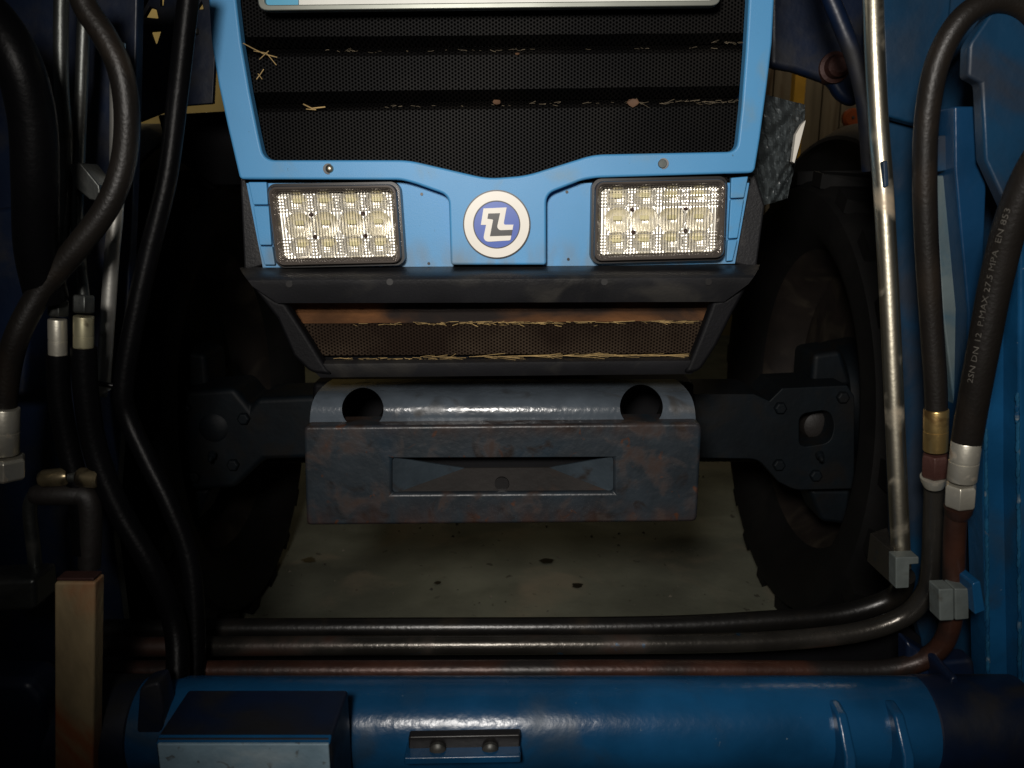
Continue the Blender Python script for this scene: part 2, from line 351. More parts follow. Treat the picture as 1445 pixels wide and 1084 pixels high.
# ------------------------------------------------------------------ setting
def quad_obj(name, vs, m, n=1):
    return mesh(name, vs, [(0, 1, 2, 3)], m)
tag(quad_obj('floor', [(-6, -2, 0), (6, -2, 0), (6, 8, 0), (-6, 8, 0)], M['floor']), kind='structure')
tag(box('back_wall', -6, 6, 6.0, 6.2, 0, 3.4, M['wall'], bevel=0), kind='structure')
ww = thing('wooden_wall', 'weathered grey brown board wall seen right of the tractor hood', 'wall', (2.0, 4.0, 0))
bx = 1.15
while bx < 2.6:
    wd = random.uniform(.09, .14)
    box('board', bx, bx + wd - .006, 4.0 + random.uniform(0, .012), 4.03, 0, 2.3, M['wood'], ww, bevel=.002); bx += wd
yp = P(1128, 120, 3.7)
yo = thing('yellow_post', 'yellow painted post standing far back against the board wall', 'post', (yp.x, 3.7, 0))
box('shaft', yp.x - .028, yp.x + .022, 3.68, 3.73, 0, 2.2, M['yellow'], yo); box('base_plate', yp.x - .08, yp.x + .08, 3.62, 3.79, 0, .012, M['yellow'], yo)
op = P(1204, 166, 3.9)
oo = thing('orange_reflector', 'small orange reflector on the board wall', 'reflector', op)
turned('reflector_disc', op + Vector((0, .03, 0)), op, [(0, .045), (.7, .045), (1, .035)], M['orange'], oo); turned('screw', op, op - Vector((0, .006, 0)), [(0, .008), (1, .006)], M['dull_steel'], oo, seg=8)
for (x, y, ww_, lab) in ((1100, 26, .058, 'lit white strip lamp beside the right edge of the hood'), (1155, 4, .04, 'smaller lit white strip lamp higher up to the right of the hood')):
    c = P(x, y, 5.4); t = thing('strip_light', lab, 'lamp', c, 'lit lamps at the back of the garage')
    box('housing', c.x - ww_ * .55, c.x + ww_ * .55, 5.4, 5.5, c.z - .02, c.z + .03, M['dull_steel'], t)
    box('diffuser', c.x - ww_ * .5, c.x + ww_ * .5, 5.38, 5.399, c.z - .016, c.z + .022, M['glow'], t)
for i, (x, y, r, lab) in enumerate(((772, 793, .018, 'largest dark oil spot on the concrete between the front tyres'), (815, 828, .014, 'round oil spot nearest the steel pipes right of centre'), (436, 792, .017, 'oil spot near the left front tyre'), (617, 824, .009, 'tiny oil spot left of centre before the pipes'))):
    yy = H / math.tan(PITCH + math.atan((y - 542) / F)); c = P(x, y, yy)
    vs = [(c.x + r * math.cos(a) * random.uniform(.8, 1.5), c.y + r * math.sin(a) * random.uniform(.8, 1.2), .0035) for a in [k * math.pi / 7 for k in range(14)]]
    tag(mesh('oil_spot', vs, [tuple(range(14))], M['oil']), lab, 'stain', 'oil spots on the concrete')

gv, gf = [], []
for k in range(420):
    x, y = random.uniform(-1.0, 1.0), random.uniform(1.45, 3.6); r = random.choice((.0015, .002, .002, .003, .0045)); b = len(gv); an = random.uniform(0, 6.3)
    for dx, dy, dz in ((1, 0, .1), (-.5, .87, .1), (-.5, -.87, .1), (.1, .1, 1.3)):
        gv.append((x + r * (dx * math.cos(an) - dy * math.sin(an)) * 1.3, y + r * (dx * math.sin(an) + dy * math.cos(an)), .001 + r * dz))
    gf += [(b, b + 1, b + 2), (b, b + 3, b + 1), (b + 1, b + 3, b + 2), (b + 2, b + 3, b)]
M['grit'] = mat('grit', (.12, .105, .08), .9, vary=.7, vary_scale=25)
tag(mesh('grit', gv, gf, M['grit']), 'fine grit scattered over the concrete under the tractor', 'grit', kind='stuff')

# ------------------------------------------------------------------ tractor
TR = thing('tractor', 'light blue tractor front with dark grille and two rectangular work lights', 'tractor', (0, 1.85, 0))
YH = 1.15
outer_l = [(286, -90), (291, -40), (294, 0), (298, 60), (308, 120), (321, 180), (338, 253, 6)]
outer_r = [(1065, 244, 8), (1073, 195), (1083, 120), (1090, 60), (1093, 0), (1095, -90)]
inner = [(1058, -90), (1057, 0), (1053, 70), (1047, 150), (1040, 214, 14), (838, 218, 16), (742, 248, 18), (688, 252, 18), (576, 226, 16), (372, 226, 16), (364, 190), (352, 130), (340, 60), (333, 0), (330, -90)]
hs = plate('hood_surround', outer_l + [(566, 254, 8), (585, 259, 8), (633, 276, 13), (636, 374, 5), (771, 374, 5), (771, 274, 13), (822, 254, 8), (842, 251, 8)] + outer_r + inner, YH, .022, M['hood'], TR, bevel=.005, seg=3)
plate('lamp_recess', [(346, 250), (640, 258), (640, 377), (371, 378)], 1.176, .01, M['hood'], TR)
plate('lamp_recess', [(766, 258), (1060, 243), (1037, 372), (766, 377)], 1.176, .01, M['hood'], TR)
for q in ([(350, 257), (376, 257), (378, 289), (357, 289)], [(357, 291), (379, 291), (383, 346), (366, 346)], [(366, 348), (384, 348), (388, 374), (373, 374)],
          [(1032, 251), (1056, 249), (1050, 279), (1031, 280)], [(1031, 282), (1050, 281), (1041, 336), (1028, 337)], [(1027, 339), (1041, 338), (1034, 368), (1025, 369)]):
    plate('trim_piece', q, 1.166, .008, M['hood'], TR, bevel=.0015)
for i, (x, y) in enumerate(((595, 274), (605, 372), (800, 271), (802, 366))):
    a = P(x, y, 1.1745); turned('rivet_hole', a, a + Vector((0, .002, 0)), [(0, .0022), (1, .0022)], M['emblem_black'], TR, seg=10)
# sides and top of the hood running back
for s, x in ((-1, -.392), (1, .338)):
    mesh('hood_side', [(x, 1.18, 1.05), (x + s * .0, 2.6, 1.05), (x * .9, 2.6, 1.52), (x, 1.18, 1.45), (x - s * .012, 1.18, 1.05), (x - s * .012, 2.6, 1.05), (x * .9 - s * .012, 2.6, 1.52), (x - s * .012, 1.18, 1.45)],
         [(0, 1, 2, 3), (4, 7, 6, 5), (0, 3, 7, 4), (1, 5, 6, 2), (0, 4, 5, 1), (3, 2, 6, 7)], M['navy'], TR)
box('engine_block', -.30, .28, 1.35, 3.2, .80, 1.42, M['plastic'], TR, bevel=.02)
# louvred grille: four sections, each undercut towards the ledge of the next
led = [(-105, -110), (-8, -14), (72, 65), (150, 140), (262, 262)]      # (left py, right py) of each ledge
for k in range(4):
    (l0, r0), (l1, r1) = led[k], led[k + 1]
    u0, u1 = l1 - 19, r1 - 19
    if k == 3: u0 = u1 = 258
    xa, xb = ((312, 1078), (312, 1078), (326, 1069), (346, 1059))[k]
    rows = [(xa, l0 - 2, xb, r0 - 2, 1.204), (xa, l0 + 4, xb, r0 + 4, 1.181), (xa, l0 + 9, xb, r0 + 9, 1.177), (xa, u0, xb, u1, 1.175)]
    if k < 3: rows.append((xa, l1 - 3, xb, r1 - 3, 1.203))
    loft('grille_slat', rows, M['grille'], TR, nx=24, back=.004, wob=.0004)
box('grille_backing', -.385, .345, 1.212, 1.222, P(0, 262, 1.2).z, P(0, -110, 1.2).z, M['emblem_black'], TR, bevel=0)
# striped panel at the top of the grille
plate('panel_frame', [(362, -118, 16), (1020, -125, 16), (1017, 8, 14), (364, 15, 14)], 1.128, .016, M['frame_grey'], TR, bevel=.003, holes=[[(373, -108, 10), (1010, -115, 10), (1008, 0, 8), (373, 7, 8)]])
plate('panel_blue_band', [(370, -110), (421, -110), (421, 10), (370, 10)], 1.136, .006, M['cyan'], TR)
plate('panel_white_band', [(421.8, -110), (1013, -118), (1012, 3), (421.8, 10)], 1.136, .006, M['cream'], TR)
# screws in the surround
a = P(464, 238, YH - .004); sw = turned('screw', a + Vector((0, .006, 0)), a, [(0, .0062), (.4, .0060), (.8, .0042), (1, .0018)], M['steel'], TR, seg=20)
turned('screw_hole', P(463.5, 238.5, YH - .0006), P(463.5, 238.5, YH + .004), [(0, .0076), (1, .0076)], M['emblem_black'], TR)
a = P(935, 231, YH - .003); turned('screw_cap', a + Vector((0, .005, 0)), a, [(0, .0062), (.7, .0062), (1, .0054)], M['galv'], TR, seg=20)
turned('screw_hole', P(936, 231, YH - .0006), P(936, 231, YH + .004), [(0, .0076), (1, .0076)], M['emblem_black'], TR)

# ---- emblem
EMB = thing('emblem', None, None, P(701, 317, YH)); del EMB['label'], EMB['category']
EMB.parent = TR; EMB.location = ORG[EMB.name] - ORG['tractor']
ec = P(701, 317, YH); u = mpp(ec)
def disc(name, r0, r1, y0, y1, m):
    vs, fs = [], []; n = 64
    for k in range(n):
        an = 2 * math.pi * k / n; c, s = math.cos(an), math.sin(an)
        for r, y in ((r0, y0), (r1, y0), (r1, y1), (r0, y1)): vs.append((ec.x + c * r, y, ec.z + s * r))
    for k in range(n):
        for j in range(4):
            a, b = k * 4 + j, k * 4 + (j + 1) % 4; a2, b2 = ((k + 1) % n) * 4 + j, ((k + 1) % n) * 4 + (j + 1) % 4
            fs.append((a, b, b2, a2))
    return mesh(name, vs, fs, m, EMB, smooth=True)
disc('emblem_rim', .0005, 47.6 * u, YH - .003, YH + .002, M['emblem_black'])
disc('emblem_ring', 33 * u, 45.6 * u, YH - .006, YH - .0025, M['white'])
disc('emblem_edge', 31.8 * u, 33.2 * u, YH - .0063, YH - .0025, M['emblem_black'])
disc('emblem_disc', .0005, 32 * u, YH - .0048, YH - .0025, M['emblem_blue'])
def zoomed(pts): return [(600 + x / 6.02, 220 + y / 6.02) + ((r / 6.02,) if r else ()) for x, y, r in pts]
plate('letter_outline', zoomed([(495, 447, 0), (692, 438, 0), (668, 570, 10), (672, 585, 10), (750, 585, 0), (724, 718, 12), (520, 731, 30), (494, 700, 20), (517, 587, 0), (473, 587, 0)]), YH - .0062, .002, M['white'], EMB, n=3)
plate('letter', zoomed([(536, 490, 0), (636, 487, 0), (610, 605, 14), (628, 632, 20), (741, 628, 0), (733, 677, 0), (550, 683, 0), (577, 541, 8), (528, 534, 0)]), YH - .0068, .001, M['emblem_black'], EMB, n=3)

# ---- work lights
def headlight(c4, lab):
    TL, TRr, BR, BL = [Vector(P(x, y, YH)) for x, y in c4]
    hl = thing('headlight', None, None, (TL + BR) / 2); del hl['label'], hl['category']
    if lab: hl['label'] = lab
    hl.parent = TR; hl.location = ORG[hl.name] - ORG['tractor']
    wid = (TRr - TL).length; hei = (BL - TL).length
    def Hm(uu, vv, ww): return TL * (1 - uu) * (1 - vv) + TRr * uu * (1 - vv) + BR * uu * vv + BL * (1 - uu) * vv + Vector((0, ww, 0))
    def rrect(ins, rad, n=6):
        out = []; iu, iv = ins / wid, ins / hei; ru, rv = rad / wid, rad / hei
        for cx, cy, a0 in ((1 - iu - ru, iv + rv, -90), (1 - iu - ru, 1 - iv - rv, 0), (iu + ru, 1 - iv - rv, 90), (iu + ru, iv + rv, 180)):
            for k in range(n + 1):
                an = math.radians(a0 + 90 * k / n); out.append((cx + ru * math.cos(an), cy + rv * math.sin(an)))
        return out
    def ring(name, prof, m):       # prof: (inset, corner radius, depth)
        vs, fs = [], []; n = 28
        for ins, rad, ww in prof: vs += [Hm(a, b, ww) for a, b in rrect(ins, rad)]
        K = len(prof)
        for i in range(K):
            j = (i + 1) % K
            for k in range(n): fs.append((i * n + k, i * n + (k + 1) % n, j * n + (k + 1) % n, j * n + k))
        return mesh(name, vs, fs, m, hl, smooth=True, sharp=50)
    ring('gasket', [(-.0035, .013, .002), (-.0035, .013, .024), (.004, .010, .024), (.004, .010, .002)], M['emblem_black'])
    ring('bezel', [(0, .012, .020), (0, .012, -.006), (.0015, .011, -.009), (.004, .009, -.009), (.0095, .006, -.001), (.0095, .006, .020)], M['smoke'])
    # reflector with 4 x 3 bowls
    nu, nv = 288, 170; vs, fs = [], []; i0, i1 = .05, .95; j0, j1 = .075, .925
    cu = [.19, .40, .61, .82]; cv = [.22, .50, .78]
    for j in range(nv + 1):
        for i in range(nu + 1):
            a = i0 + (i1 - i0) * i / nu; b = j0 + (j1 - j0) * j / nv; d = .009
            for x in cu:
                for y in cv:
                    q = math.hypot((a - x) * wid, (b - y) * hei) / (.0195 if y == .5 else .0165)
                    if q < 1: d = .009 + (.013 if y == .5 else .008) * (1 - q * q)
            d += .00042 * abs(math.sin(math.pi * 36 * i / nu))
            if b < .36 or b > .65: d += .00038 * abs(math.sin(math.pi * 21.25 * j / nv))
            vs.append(Hm(a, b, d))
    for j in range(nv):
        for i in range(nu): k = j * (nu + 1) + i; fs.append((k, k + 1, k + nu + 2, k + nu + 1))
    mesh('reflector', vs, fs, M['chrome'], hl, smooth=True, sharp=28)
    proto = None
    for y in cv:
        for x in cu:
            c = Hm(x, y - .035, .013); r = .0062
            if proto is None:
                vs = [c + Vector((dx * r, dy, dz * r * .5)) for dy in (-.002, .004) for dx, dz in ((-1, -1), (1, -1), (1, 1), (-1, 1))]
                proto = mesh('led', vs, [(0, 1, 2, 3), (7, 6, 5, 4), (0, 4, 5, 1), (1, 5, 6, 2), (2, 6, 7, 3), (3, 7, 4, 0)], M['chip'], hl, bevel=.001)
                pc = ORG[proto.name] - c
            else: dup(proto, c + pc, hl)
    proto = None
    for x, y in ((.30, .36), (.71, .36), (.31, .645), (.715, .645)):
        c = Hm(x, y, .0085)
        if proto is None:
            proto = turned('reflector_screw', c, c - Vector((0, .004, 0)), [(0, .0032), (.6, .003), (1, .002)], M['rednut'], hl, seg=10); pc = ORG[proto.name] - c
        else: dup(proto, c + pc, hl)
    # ribbed lens: upright ribs over the whole face, cross ribs in the upper and lower thirds
    nr = 40; nu, nv = nr * 4, 84; vs, fs = [], []
    for j in range(nv + 1):
        for i in range(nu + 1):
            a = .045 + .91 * i / nu; b = .07 + .86 * j / nv
            d = -.0005 + .0009 * abs(math.sin(math.pi * nr * i / nu))
            if b < .36 or b > .65: d += .0007 * abs(math.sin(math.pi * 24 * j / nv * .999))
            vs.append(Hm(a, b, d))
    for j in range(nv):
        for i in range(nu): k = j * (nu + 1) + i; fs.append((k, k + 1, k + nu + 2, k + nu + 1))
    mesh('lens', vs, fs, M['lens'], hl)
    return hl
M['smoke'] = mat('smoky_bezel', (.10, .085, .075), .18, .35, vary=.15)
headlight([(379, 263), (560, 260), (568, 371), (392, 375)], None)
headlight([(839, 256), (1024, 252), (1020, 364), (837, 369)], None)

# ---- black lower fairing and lower grille
loft('bumper_lip', [(338, 378, 1072, 374, 1.172), (341, 384, 1070, 380, 1.14), (346, 391, 1066, 387, 1.112), (350, 396, 1063, 392, 1.107), (356, 404, 1056, 401, 1.108), (392, 428, 1022, 426, 1.122)], M['plastic'], TR, nx=30, back=.008, smooth=True)
for x, y in ((550, 398), (853, 398), (408, 401), (1000, 398)):
    a = P(x, y, 1.1065); turned('bolt_hole', a, a + Vector((0, .003, 0)), [(0, .0048), (1, .0048)], M['emblem_black'], TR, seg=12)
plate('side_fairing', [(338, 252), (354, 252), (376, 374), (344, 384)], 1.195, .06, M['plastic'], TR, bevel=.004)
plate('side_fairing', [(1066, 244), (1052, 244), (1034, 372), (1068, 380), (1080, 290)], 1.195, .06, M['plastic'], TR, bevel=.004)
plate('fairing_cheek', [(348, 396), (388, 424), (402, 428), (430, 470), (452, 506), (468, 530), (438, 527, 10), (413, 503), (390, 450)], 1.128, .024, M['cheek'], TR, bevel=.006)
plate('fairing_cheek', [(1062, 394), (1024, 422), (1006, 426), (990, 470), (976, 504), (966, 528), (988, 525, 10), (1012, 488), (1036, 440)], 1.128, .024, M['cheek'], TR, bevel=.006)
loft('bottom_lip', [(446, 507, 980, 503, 1.158), (442, 510, 983, 505, 1.138), (440, 514, 985, 509, 1.130), (442, 523, 984, 518, 1.131), (452, 533, 976, 528, 1.142)], M['plastic'], TR, nx=24, back=.03, smooth=True)
loft('upper_ledge', [(392, 420, 1014, 417, 1.205), (398, 440, 1008, 436, 1.195), (418, 457, 998, 453, 1.158)], M['rustdust'], TR, nx=20, back=.004, wob=.0006)
loft('lower_grille_mesh', [(418, 457, 998, 453, 1.157), (422, 462, 996, 458, 1.152), (440, 502, 986, 498, 1.158)], M['grille_low'], TR, nx=16, back=.004, wob=.0004)
plate('grille_gap', [(430, 420), (1000, 418), (985, 512), (445, 514)], 1.222, .01, M['emblem_black'], TR)

# ---- front weight carrier
prof = [(535, 1.30), (540, 1.262), (546, 1.232), (553, 1.207), (560, 1.190), (567, 1.1805), (574, 1.1755), (581, 1.173), (589, 1.172), (597, 1.1725), (604, 1.174)]
vs, fs = [], []; R = len(prof); nx = 32
for j, (py, Y) in enumerate(prof):
    x0 = P(448 - 10 * j / (R - 1), 560, 1.19).x; x1 = P(972 + 9 * j / (R - 1), 560, 1.19).x; z = P(700, py, Y).z
    for i in range(nx + 1): vs.append(Vector((x0 + (x1 - x0) * i / nx, Y, z)))
m0 = len(vs)
for i in range(nx + 1): a = vs[i]; vs.append(Vector((a.x, 1.30, .638)))
for i in range(nx + 1): a = vs[(R - 1) * (nx + 1) + i]; vs.append(Vector((a.x, 1.174, .638)))
W = nx + 1
for r in range(R - 1):
    for i in range(nx): a = r * W + i; fs.append((a, a + 1, a + W + 1, a + W))
for i in range(nx):
    fs.append((i + 1, i, m0 + i, m0 + i + 1)); b = (R - 1) * W + i; c = m0 + W + i
    fs.append((b, b + 1, c + 1, c)); fs.append((m0 + i, c, c + 1, m0 + i + 1))
for e in (0, nx): fs.append(tuple([r * W + e for r in range(R)] + [m0 + W + e, m0 + e]))
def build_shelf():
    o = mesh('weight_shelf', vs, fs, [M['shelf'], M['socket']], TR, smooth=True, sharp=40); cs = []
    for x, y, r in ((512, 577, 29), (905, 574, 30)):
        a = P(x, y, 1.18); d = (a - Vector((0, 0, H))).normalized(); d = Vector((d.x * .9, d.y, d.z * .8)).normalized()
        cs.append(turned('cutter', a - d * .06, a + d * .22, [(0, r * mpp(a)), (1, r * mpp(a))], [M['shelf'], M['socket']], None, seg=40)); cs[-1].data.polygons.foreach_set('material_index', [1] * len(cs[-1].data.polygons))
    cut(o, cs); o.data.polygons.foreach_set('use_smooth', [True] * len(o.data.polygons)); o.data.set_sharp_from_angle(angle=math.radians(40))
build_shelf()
plate('weight_face', [(428, 602, 7), (991, 597, 10), (984, 737, 9), (432, 742, 7)], 1.148, .06, M['cast'], TR, bevel=.006, seg=3, holes=[[(553, 647), (866, 646), (866, 695), (553, 697)]])
# the pressed recess: sloping floor and two corner facets, shading put into their colours
A, B, Cc, D = P(550, 645, 1.153), P(869, 644, 1.153), P(869, 697, 1.153), P(550, 699, 1.153)
E_, F_ = P(655, 661, 1.192), P(775, 660, 1.192)
A2, B2 = P(550, 645, 1.186), P(869, 644, 1.186)
mesh('recess_floor', [D, Cc, F_, E_] + [v + Vector((0, .004, 0)) for v in (D, Cc, F_, E_)], [(0, 1, 2, 3), (7, 6, 5, 4), (0, 4, 5, 1), (1, 5, 6, 2), (2, 6, 7, 3), (3, 7, 4, 0)], M['grime'], TR)
for a, b, c in ((D, E_, A), (Cc, B, F_)):
    a, b, c = [v + Vector((0, .0005, 0)) for v in (a, b, c)]
    back = [v + Vector((0, .004, 0)) for v in (a, b, c)]
    mesh('recess_facet', [a, b, c] + back, [(0, 1, 2), (5, 4, 3), (0, 3, 4, 1), (1, 4, 5, 2), (2, 5, 3, 0)], M['facet'], TR)
plate('recess_back', [(545, 640), (874, 640), (874, 702), (545, 702)], 1.196, .006, M['socket'], TR)
a = P(708, 683, 1.160); turned('tow_hole', a - Vector((0, .001, 0)), a + Vector((0, .004, 0)), [(0, .011), (1, .011)], M['emblem_black'], TR, seg=20)

# ---- front axle
plate('axle_beam', [(352, 575), (362, 562), (470, 558), (470, 640), (430, 648), (372, 650), (330, 690), (250, 694), (246, 580), (262, 552), (330, 548)], 1.55, .14, M['axle'], TR, bevel=.012, seg=3)
plate('axle_beam', [(950, 556), (1064, 556), (1086, 566), (1104, 548), (1196, 544), (1206, 560), (1206, 690), (1122, 692, 10), (1098, 680), (1070, 648, 12), (950, 646)], 1.55, .14, M['axle'], TR, bevel=.012, seg=3, holes=[[(1128, 585, 12), (1170, 578, 14), (1178, 600, 10), (1172, 625, 12), (1128, 632, 12)]])
plate('axle_pivot_mount', [(440, 540), (980, 538), (980, 660), (440, 660)], 1.45, .25, M['socket'], TR, bevel=.01)
a = P(1156, 602, 1.60); turned('axle_bolt', a + Vector((0, .05, 0)), a, [(0, .034), (.6, .034), (.9, .030), (1, .022)], M['bolt'], TR)
a = P(300, 605, 1.545); turned('axle_bolt', a + Vector((0, .05, 0)), a, [(0, .034), (.6, .034), (.9, .030), (1, .022)], M['axle'], TR)
for x0, s in ((1138, 1), (300, -1)):
    plate('steering_knuckle', [(x0 + s * 10, 500), (x0 + s * 50, 494), (x0 + s * 66, 545), (x0 + s * 6, 550)][::s], 1.62, .12, M['axle'], TR, bevel=.012)
    plate('steering_arm', [(x0 + s * 2, 690), (x0 + s * 66, 690), (x0 + s * 60, 742), (x0 + s * 22, 738)][::s], 1.60, .10, M['axle'], TR, bevel=.012)
hb = None
for x, y in ((1100, 575), (1098, 655), (1150, 670), (1188, 560), (345, 590), (330, 655), (275, 672), (262, 575)):
    a = P(x, y, 1.549)
    if hb is None: hb = turned('hex_bolt', a, a - Vector((0, .012, 0)), [(0, .013), (.75, .013), (1, .010)], M['axle'], TR, seg=6); hoff = ORG[hb.name] - a
    else: dup(hb, a + hoff, TR)
for x in (1156, 300):
    a, b = P(x, 640, 1.53), P(x, 664, 1.53); turned('grease_nipple', a, a + Vector((0, -.02, -.01)), [(0, .008), (.4, .008), (.45, .005), (.8, .005), (1, .003)], M['axle'], TR, seg=10)
tube('track_rod', [(330, 640, 1.75), (700, 640, 1.75), (1120, 638, 1.75)], 26, M['axle'], TR)
# ---- wheels
def wheel(s):
    cy, cz, R = 1.86, .535, .535; xin = .68
    wt = thing('wheel', None, None, (s * .87, cy, cz)); del wt['label'], wt['category']
    wt.parent = TR; wt.location = ORG[wt.name] - ORG['tractor']
    def lathe(name, prof, m, n=64, close=True):
        vs, fs = [], []; K = len(prof)
        for k in range(n):
            a = 2 * math.pi * k / n
            for x, r in prof: vs.append((s * x, cy + r * math.cos(a), cz + r * math.sin(a)))
        for k in range(n):
            for i in range(K if close else K - 1):
                j = (i + 1) % K; q = ((k + 1) % n) * K; fs.append((k * K + i, k * K + j, q + j, q + i))
        return mesh(name, vs, fs, m, wt, smooth=True, sharp=40)
    lathe('tyre', [(.775, .345), (.745, .365), (.70, .41), (.684, .455), (.692, .495), (.72, .512), (.80, .518), (.88, .52), (.96, .518), (1.04, .512), (1.07, .49), (1.075, .45), (1.05, .40), (1.0, .365), (.97, .345)], M['rubber'])
    lathe('rim', [(.752, .362), (.745, .372), (.757, .376), (.768, .35), (.79, .335), (.95, .335), (.98, .36), (.99, .36), (.97, .325), (.87, .31), (.86, .12), (.85, .12), (.85, .31), (.79, .322)], M['rim'])
    lathe('hub', [(.74, .02), (.74, .085), (.79, .095), (.80, .14), (.852, .15), (.852, .02)], M['axle'], n=32)
    vs, fs = [], []
    for k in range(22):
        for side in (0, 1):
            a0 = 2 * math.pi * (k + .5 * side) / 22
            pr = [(.70, a0 - .03), (.885, a0 + .13), (.885, a0 + .21), (.70, a0 + .07)]
            if side: pr = [(1.755 - x, a) for x, a in pr]
            b = len(vs)
            for rr in (.505, .536 + (.0 if k else 0)):
                for x, a in pr: vs.append((s * x, cy + rr * math.cos(a), cz + rr * math.sin(a)))
            fs += [(b, b + 1, b + 2, b + 3), (b + 4, b + 7, b + 6, b + 5)] + [(b + i, b + (i + 1) % 4, b + 4 + (i + 1) % 4, b + 4 + i) for i in range(4)]
    mesh('tread_lugs', vs, fs, M['rubber'], wt)
    # mudguard over the wheel
    vs, fs = [], []; n = 20
    for k in range(n + 1):
        a = math.radians(48 + 100 * k / n)
        for x, r in ((.72, .60), (.76, .625), (1.02, .625), (1.06, .60), (1.06, .592), (1.02, .615), (.76, .615), (.72, .592)): vs.append((s * x, cy + r * math.cos(a) , cz + .01 + r * math.sin(a)))
    for k in range(n):
        for i in range(8): j = (i + 1) % 8; fs.append((k * 8 + i, k * 8 + j, (k + 1) * 8 + j, (k + 1) * 8 + i))
    fs += [tuple(range(8)), tuple(range(n * 8, n * 8 + 8))]
    mesh('mudguard', vs, fs, M['plastic'], TR, smooth=True, sharp=40)
M['rim'] = mat('dusty_rim', (.015, .011, .009), .7, spec=.3, vary=.3, spots=(.045, .036, .026), spot_scale=9, spot_lo=.5, spot_hi=.7)
wheel(-1); wheel(1)
for o_ in [c for c in TR.children if c.name.startswith('wheel')]: o_.location.x += .06 if o_.location.x < 0 else -.035

# ------------------------------------------------------------------ front loader
LD = thing('loader_frame', 'dark blue front loader frame with round cross tube around the tractor nose', 'front loader', (0, .85, .374))
tc = Vector((0, .85, P(700, 1022, .85).z)); tr = .0565
for xa, xb, w_ in ((-.62, -.447, .002), (.497, .62, .0015)):
    turned('tube_end_shade', (xa, tc.y, tc.z), (xb, tc.y, tc.z), [(0, tr + w_), (.02, tr + w_), (.98, tr + w_), (1, tr - .002)] if xa < 0 else [(0, tr - .002), (.03, tr + w_), (1, tr + w_)], M['navy'], LD, seg=48)  # added dark skin painting the shadow on the tube ends
turned('cross_tube', (-.6, tc.y, tc.z), (.6, tc.y, tc.z), [(0, tr)] + [(k / 40, tr) for k in range(1, 40)] + [(1, tr)], M['blue'], LD, seg=56)
def gusset(px, w):
    x = (px - 722.5) * mpp(Vector((0, .78, tc.z))); pl = [(.825, tc.z + .052), (.800, tc.z + .050), (.768, tc.z + .018), (.752, tc.z - .05), (.752, tc.z - .12), (.85, tc.z - .12), (.85, tc.z + .02)]
    n = len(pl); vs = [(x - w / 2, y, z) for y, z in pl] + [(x + w / 2, y, z) for y, z in pl]
    fs = [tuple(range(n)), tuple(range(n, 2 * n))] + [(i, (i + 1) % n, n + (i + 1) % n, n + i) for i in range(n)]
    return mesh('gusset', vs, fs, M['blue'], LD, bevel=.004, seg=3)
gusset(1193, .013); gusset(1274, .013)
plate('pipe_gap_shade', [(140, 884), (700, 882), (1180, 880), (1262, 870), (1300, 900), (1300, 975), (140, 975)], 1.055, .012, M['cheek'], LD, bevel=.002)  # added dark sheet standing for the shade between the pipes
# bolted bracket on the tube
plate('bolt_bracket', [(576, 1040, 4), (735, 1037, 4), (733, 1069), (577, 1071)], .784, .012, M['navy2'] if 'navy2' in M else M['emblem_black'], LD, bevel=.002)
plate('bracket_flange', [(570, 1070), (735, 1067), (735, 1077), (570, 1080)], .768, .03, M['blue'], LD, bevel=.002)
for x in (618, 692):
    a = P(x, 1057, .783); hb = turned('bracket_bolt', a, a - Vector((0, .008, 0)), [(0, .0098), (.5, .0095), (.85, .007), (1, .003)], M['dull_steel'], LD, seg=16)
# box bolted in front of the tube
bz = P(340, 1048, .70).z
box('cover_box_front', -.362, -.187, .700, .704, bz - .16, bz - .002, M['worn_lit'], LD, bevel=.0015)  # worn front, paler so its strong lighting is in the paint
box('cover_box', -.366, -.185, .7045, .79, bz - .16, bz, M['navy'], LD, bevel=.004, seg=3)  # navy puts the dimness of the box top into its colour
mesh('cover_box_lit_edge', [(-.364, .7015, bz - .0035), (-.186, .7015, bz - .0035), (-.186, .711, bz + .0015), (-.364, .711, bz + .0015), (-.364, .7060, bz - .006), (-.186, .7060, bz - .006), (-.186, .711, bz - .004), (-.364, .711, bz - .004)],
     [(0, 1, 2, 3), (7, 6, 5, 4), (0, 4, 5, 1), (1, 5, 6, 2), (2, 6, 7, 3), (3, 7, 4, 0)], M['blue'], LD, bevel=.001)  # blue strip painting the lit top edge
# right mast
plate('mast_plate', [(1236, -90), (1480, -90), (1480, 1120), (1330, 1120), (1300, 900), (1262, 780)], 1.06, .02, M['deep'], LD, bevel=.003)
plate('upper_plate', [(1240, -90), (1352, -90), (1338, 60), (1316, 182), (1250, 164), (1246, 60)], 1.032, .02, M['deep'], LD, bevel=.004)
plate('rib_block', [(1317, 192, 3), (1347, 190, 3), (1345, 240, 3), (1319, 243, 3)], .955, .04, M['deep'], LD, bevel=.004)
plate('rib_strip', [(1318, 248, 5), (1343, 247, 5), (1352, 300), (1366, 400), (1378, 600), (1350, 600), (1330, 440)], .962, .035, M['primer'], LD, bevel=.006)
plate('mast_column', [(1347, 150), (1389, 150), (1392, 270), (1388, 380), (1378, 470), (1368, 640), (1362, 640), (1366, 440), (1356, 330), (1348, 240)], .935, .06, M['blue2'], LD, bevel=.009, seg=4)
plate('outer_plate', [(1368, 62, 8), (1400, 15, 10), (1480, 15), (1480, 330), (1424, 300), (1390, 226), (1385, 118), (1366, 108)], .90, .02, M['deep'], LD, bevel=.004)
